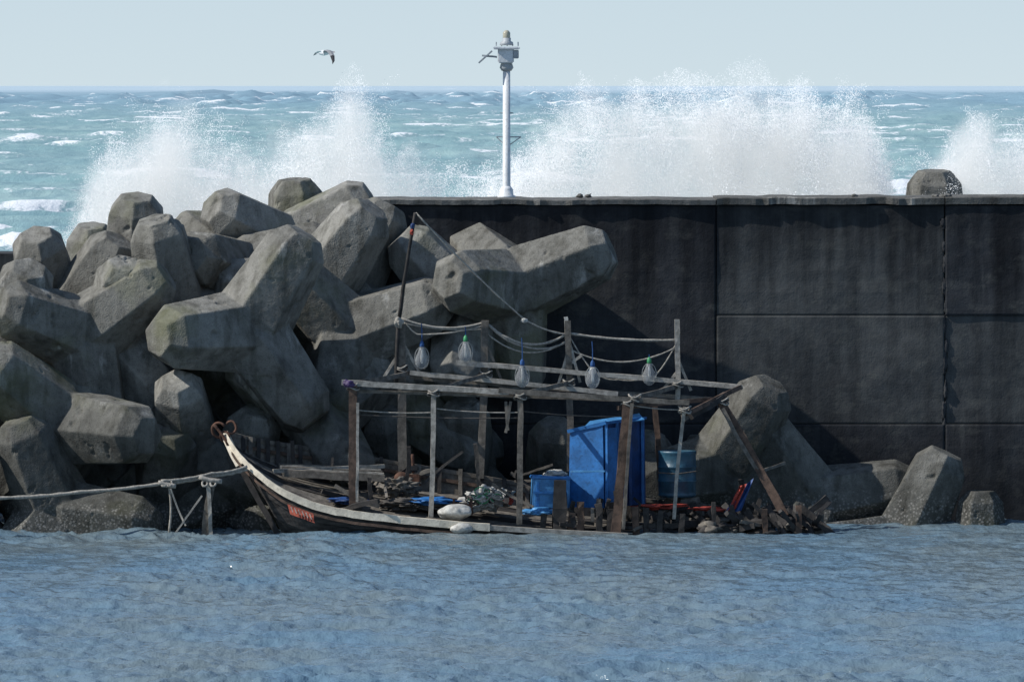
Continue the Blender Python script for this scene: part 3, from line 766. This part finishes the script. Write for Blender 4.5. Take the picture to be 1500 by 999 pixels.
def mist(name,outline,zbase,dens,depth=1.3,extra=None):
    X0=(outline[0][0]-750)/F*SY-.5; X1=(outline[-1][0]-750)/F*SY+.5
    Zt=max(EYE-(o[1]-125)/F*SY for o in outline)+.5
    o=box(name,((X0+X1)/2,SY,(zbase+Zt)/2),(X1-X0,depth*2,Zt-zbase),sp.m,None,bev=0)
    m=M(name+'_volume'); m.n.remove(m.b); p=m.pos(); s=m.z()
    t=m.mr(s[0],X0,X1); fc=m.new('ShaderNodeFloatCurve'); cv=fc.mapping.curves[0]
    pts=[(0,0.0)]+[(((q[0]-750)/F*SY-X0)/(X1-X0),(EYE-(q[1]-125)/F*SY-zbase)/(Zt-zbase)) for q in outline]+[(1,0.0)]
    cv.points[0].location=pts[0]; cv.points[1].location=pts[-1]
    for a in pts[1:-1]: cv.points.new(*a)
    fc.mapping.update(); m.L(t,fc.inputs['Value'])
    hz_=m.mr(s[2],zbase,Zt)
    n1=m.noise(m.mapping(p,(1,1,.7)),1.1,4,.65)
    top=m.math('ADD',fc.outputs[0],m.mr(n1,.3,.7,-.18,.12))
    v=m.math('SUBTRACT',top,hz_)
    a=m.mr(v,0.0,.28,0,1)
    b=m.mr(n1,.36,.60,.15,1.15)
    yy=m.math('ABSOLUTE',m.math('SUBTRACT',s[1],SY)); c=m.mr(yy,depth*.4,depth,1,0)
    d=m.math('MULTIPLY',m.math('MULTIPLY',a,b),m.math('MULTIPLY',c,dens))
    if extra is not None:
        f2=m.new('ShaderNodeFloatCurve'); c2=f2.mapping.curves[0]; e=[(((q[0]-750)/F*SY-X0)/(X1-X0),q[1]) for q in extra]
        c2.points[0].location=(0,e[0][1]); c2.points[1].location=(1,e[-1][1])
        for q in e[1:-1]: c2.points.new(*q)
        f2.mapping.update(); m.L(t,f2.inputs['Value']); d=m.math('MULTIPLY',d,f2.outputs[0])
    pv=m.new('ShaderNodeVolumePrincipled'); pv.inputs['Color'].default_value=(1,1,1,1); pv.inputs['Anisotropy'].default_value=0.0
    # small added glow stands in for light scattered many times inside the spray
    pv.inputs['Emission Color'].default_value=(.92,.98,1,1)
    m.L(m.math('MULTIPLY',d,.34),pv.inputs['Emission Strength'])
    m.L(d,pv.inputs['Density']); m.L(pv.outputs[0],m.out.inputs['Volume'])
    try: m.m.cycles.volume_step_rate=2.0
    except Exception: pass
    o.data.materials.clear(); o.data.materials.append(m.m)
def spray(name,outline,zbase,ncl,per,nmist,solid,rmax=.42):
    ox=np.array([(o[0]-750)/F*SY for o in outline]); oz=np.array([EYE-(o[1]-125)/F*SY for o in outline])
    def top(x): return np.interp(x,ox,oz)+.22*fbm(x*1.7,x*0,0,4,5,.65)-.12
    out=[]
    x=rng.uniform(ox[0],ox[-1],ncl*8); h=top(x)-zbase; v=rng.random(len(x))**1.1; z=zbase+h*v*.93
    yy=SY+rng.normal(size=len(x))*.6*(1.2-v)
    dn=fbm(x*1.1,z*.9,yy*.5,3,19)+solid(x)-v*.55
    k=rng.random(len(x))<np.clip(dn*1.2,0,1); x,yy,z,v=x[k][:ncl],yy[k][:ncl],z[k][:ncl],v[k][:ncl]
    r=(rng.random(len(x))**1.5*.8+.2)*rmax*(1-.6*v)
    cnt=(per*(r/rmax)**1.7+25).astype(int); idx=np.repeat(np.arange(len(x)),cnt); n=len(idx)
    D=rng.normal(size=(n,3)); D/=np.linalg.norm(D,axis=1)[:,None]
    bump=1+.35*fbm(D[:,0]*2.2+idx*.7,D[:,1]*2.2,D[:,2]*2.2,3,2)
    rad=r[idx]*bump*(1+np.abs(rng.normal(size=n))**1.6*.22)
    C=np.stack([x,yy,z],1)[idx]; P=C+D*rad[:,None]*np.array([1,1,1.15])
    out.append(tris(P,D*.9+FR*1.0+rng.normal(size=(n,3))*.15,rng.uniform(.007,.020,n)*(.7+.6*r[idx]/rmax)))
    m=nmist*3; xm=rng.uniform(ox[0]-.6,ox[-1]+.6,m); vm=rng.random(m)**1.2*1.12; hm=np.maximum(top(xm)-zbase,.3); zm=zbase+hm*vm
    ym=SY+rng.normal(size=m)*.9
    st=fbm(xm*1.4+zm*.3,zm*.6,ym*.3,4,61,.6); dn=.55+st*.9-np.clip(vm-.75,0,1)*2.2+.3*solid(xm)
    edge=np.clip((xm-ox[0]+.6)/.9,0,1)*np.clip((ox[-1]+.6-xm)/.9,0,1)
    k=rng.random(m)<np.clip(dn,0,1)*edge; Pm=np.stack([xm,ym,zm],1)[k]
    out.append(tris(Pm,FR+rng.normal(size=Pm.shape)*.3,rng.uniform(.004,.011,len(Pm))))
    nj=int(ncl*.3)+30; xs_=rng.uniform(ox[0],ox[-1],nj); hs=(top(xs_)-zbase)
    J=[]
    for i in range(nj):
        q=rng.integers(60,220); t=np.linspace(.35,.9,q)+rng.normal(size=q)*.02
        ang=rng.normal()*.3; hh=hs[i]*rng.uniform(.7,1.08)
        xx=xs_[i]+math.sin(ang)*hh*(t-.4)*1.0; zz=zbase+hh*(1-(1-t)**2)
        sdv=.02+.10*(1-t)+.03*rng.random()
        J.append(np.stack([xx+rng.normal(size=q)*sdv,SY+rng.normal(size=q)*.1+rng.normal()*.6*np.ones(q),zz+rng.normal(size=q)*sdv],1))
    J=np.concatenate(J); out.append(tris(J,FR+rng.normal(size=J.shape)*.3,rng.uniform(.005,.014,len(J))))
    A=np.concatenate(out); n=len(A)
    me=bpy.data.meshes.new(name); me.vertices.add(n*3); me.vertices.foreach_set('co',A.ravel())
    me.loops.add(n*3); me.loops.foreach_set('vertex_index',np.arange(n*3,dtype=np.int32))
    me.polygons.add(n); me.polygons.foreach_set('loop_start',np.arange(0,n*3,3,dtype=np.int32)); me.polygons.foreach_set('loop_total',np.full(n,3,np.int32))
    me.update(); me.materials.append(sp.m); o=bpy.data.objects.new(name,me); link(o)
def bumpf(pts):
    xs_=np.array([(p[0]-750)/F*SY for p in pts]); vs=np.array([p[1] for p in pts]); return lambda x: np.interp(x,xs_,vs)
OA=[(105,330),(130,262),(165,195),(205,175),(265,150),(310,180),(355,205),(410,200),(455,182),(490,160),(520,140),(550,165),(575,215),(620,230),(680,242),(760,250)]
OB=[(690,285),(745,240),(790,188),(835,150),(880,138),(960,145),(1040,138),(1100,118),(1160,130),(1220,148),(1268,178),(1300,232),(1316,288)]
OC=[(1320,285),(1365,228),(1400,188),(1430,162),(1470,182),(1520,188),(1600,230)]
spray('sea_spray',OA,3.6,850,300,110000,bumpf([(110,.4),(200,.7),(300,.75),(400,.6),(500,.7),(600,.25),(760,.0)]),.34)
spray('sea_spray',OB,4.4,1350,300,110000,bumpf([(700,.0),(850,.3),(1000,.45),(1060,.9),(1280,1.05),(1300,.7)]),.40)
spray('sea_spray',OC,4.4,320,280,40000,bumpf([(1325,.1),(1400,.5),(1500,.65),(1600,.4)]),.30)
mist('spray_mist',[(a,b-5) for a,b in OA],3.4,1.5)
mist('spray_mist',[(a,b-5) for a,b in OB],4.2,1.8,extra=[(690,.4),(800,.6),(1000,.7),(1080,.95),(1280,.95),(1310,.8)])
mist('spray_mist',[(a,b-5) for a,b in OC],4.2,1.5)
# =============== LIGHT / WORLD / CAMERA
el=math.asin(sd.z); az=math.atan2(sd.x,sd.y)
w=bpy.data.worlds.new('World'); S.world=w; w.use_nodes=True; nt=w.node_tree
sky=nt.nodes.new('ShaderNodeTexSky'); sky.sky_type='NISHITA'; sky.sun_disc=False; sky.sun_elevation=el; sky.sun_rotation=az
sky.altitude=0; sky.air_density=1.0; sky.dust_density=1.2; sky.ozone_density=2.0
bg=nt.nodes['Background']; ST=.11; bg.inputs[1].default_value=ST
tc=nt.nodes.new('ShaderNodeTexCoord'); sep=nt.nodes.new('ShaderNodeSeparateXYZ'); nt.links.new(tc.outputs['Generated'],sep.inputs[0])
# low-level sea haze: pale near the horizon, bluer above it
hz=nt.nodes.new('ShaderNodeValToRGB'); nt.links.new(sep.outputs[2],hz.inputs[0])
e=hz.color_ramp.elements
cols=[(0.0,(.62,.735,.795)),(.02,(.55,.68,.765)),(.10,(.40,.56,.72)),(.28,(.24,.40,.64)),(.8,(.11,.21,.41))]
e[0].position,e[0].color=cols[0][0],cols[0][1]+(1,); e[1].position,e[1].color=cols[-1][0],cols[-1][1]+(1,)
for pz,cc in cols[1:-1]:
    q=e.new(pz); q.color=cc+(1,)
sc_=nt.nodes.new('ShaderNodeVectorMath'); sc_.operation='SCALE'; sc_.inputs['Scale'].default_value=1/ST; nt.links.new(hz.outputs[0],sc_.inputs[0])
fr=nt.nodes.new('ShaderNodeMapRange'); fr.inputs[1].default_value=0.03; fr.inputs[2].default_value=.5; fr.inputs[3].default_value=1; fr.inputs[4].default_value=.55; nt.links.new(sep.outputs[2],fr.inputs[0])
mxw=nt.nodes.new('ShaderNodeMix'); mxw.data_type='RGBA'; nt.links.new(fr.outputs[0],mxw.inputs[0]); nt.links.new(sky.outputs[0],mxw.inputs[6]); nt.links.new(sc_.outputs[0],mxw.inputs[7])
nt.links.new(mxw.outputs[2],bg.inputs[0])
sun=bpy.data.lights.new('sun','SUN'); sun.energy=4.7; sun.angle=math.radians(.6); sun.color=(1,.965,.91)
so=bpy.data.objects.new('sun',sun); link(so); so.rotation_euler=sd.to_track_quat('Z','Y').to_euler()
cam=bpy.data.cameras.new('camera'); co=bpy.data.objects.new('camera',cam); link(co); co.location=(0,0,EYE); co.rotation_euler=(math.pi/2,0,0)
cam.sensor_width=36; cam.lens=36*F/1500; cam.shift_y=-(499.5-125)/1500; cam.clip_start=1; cam.clip_end=100000
S.camera=co
S.view_settings.view_transform='Standard'; S.view_settings.look='None'; S.view_settings.exposure=0
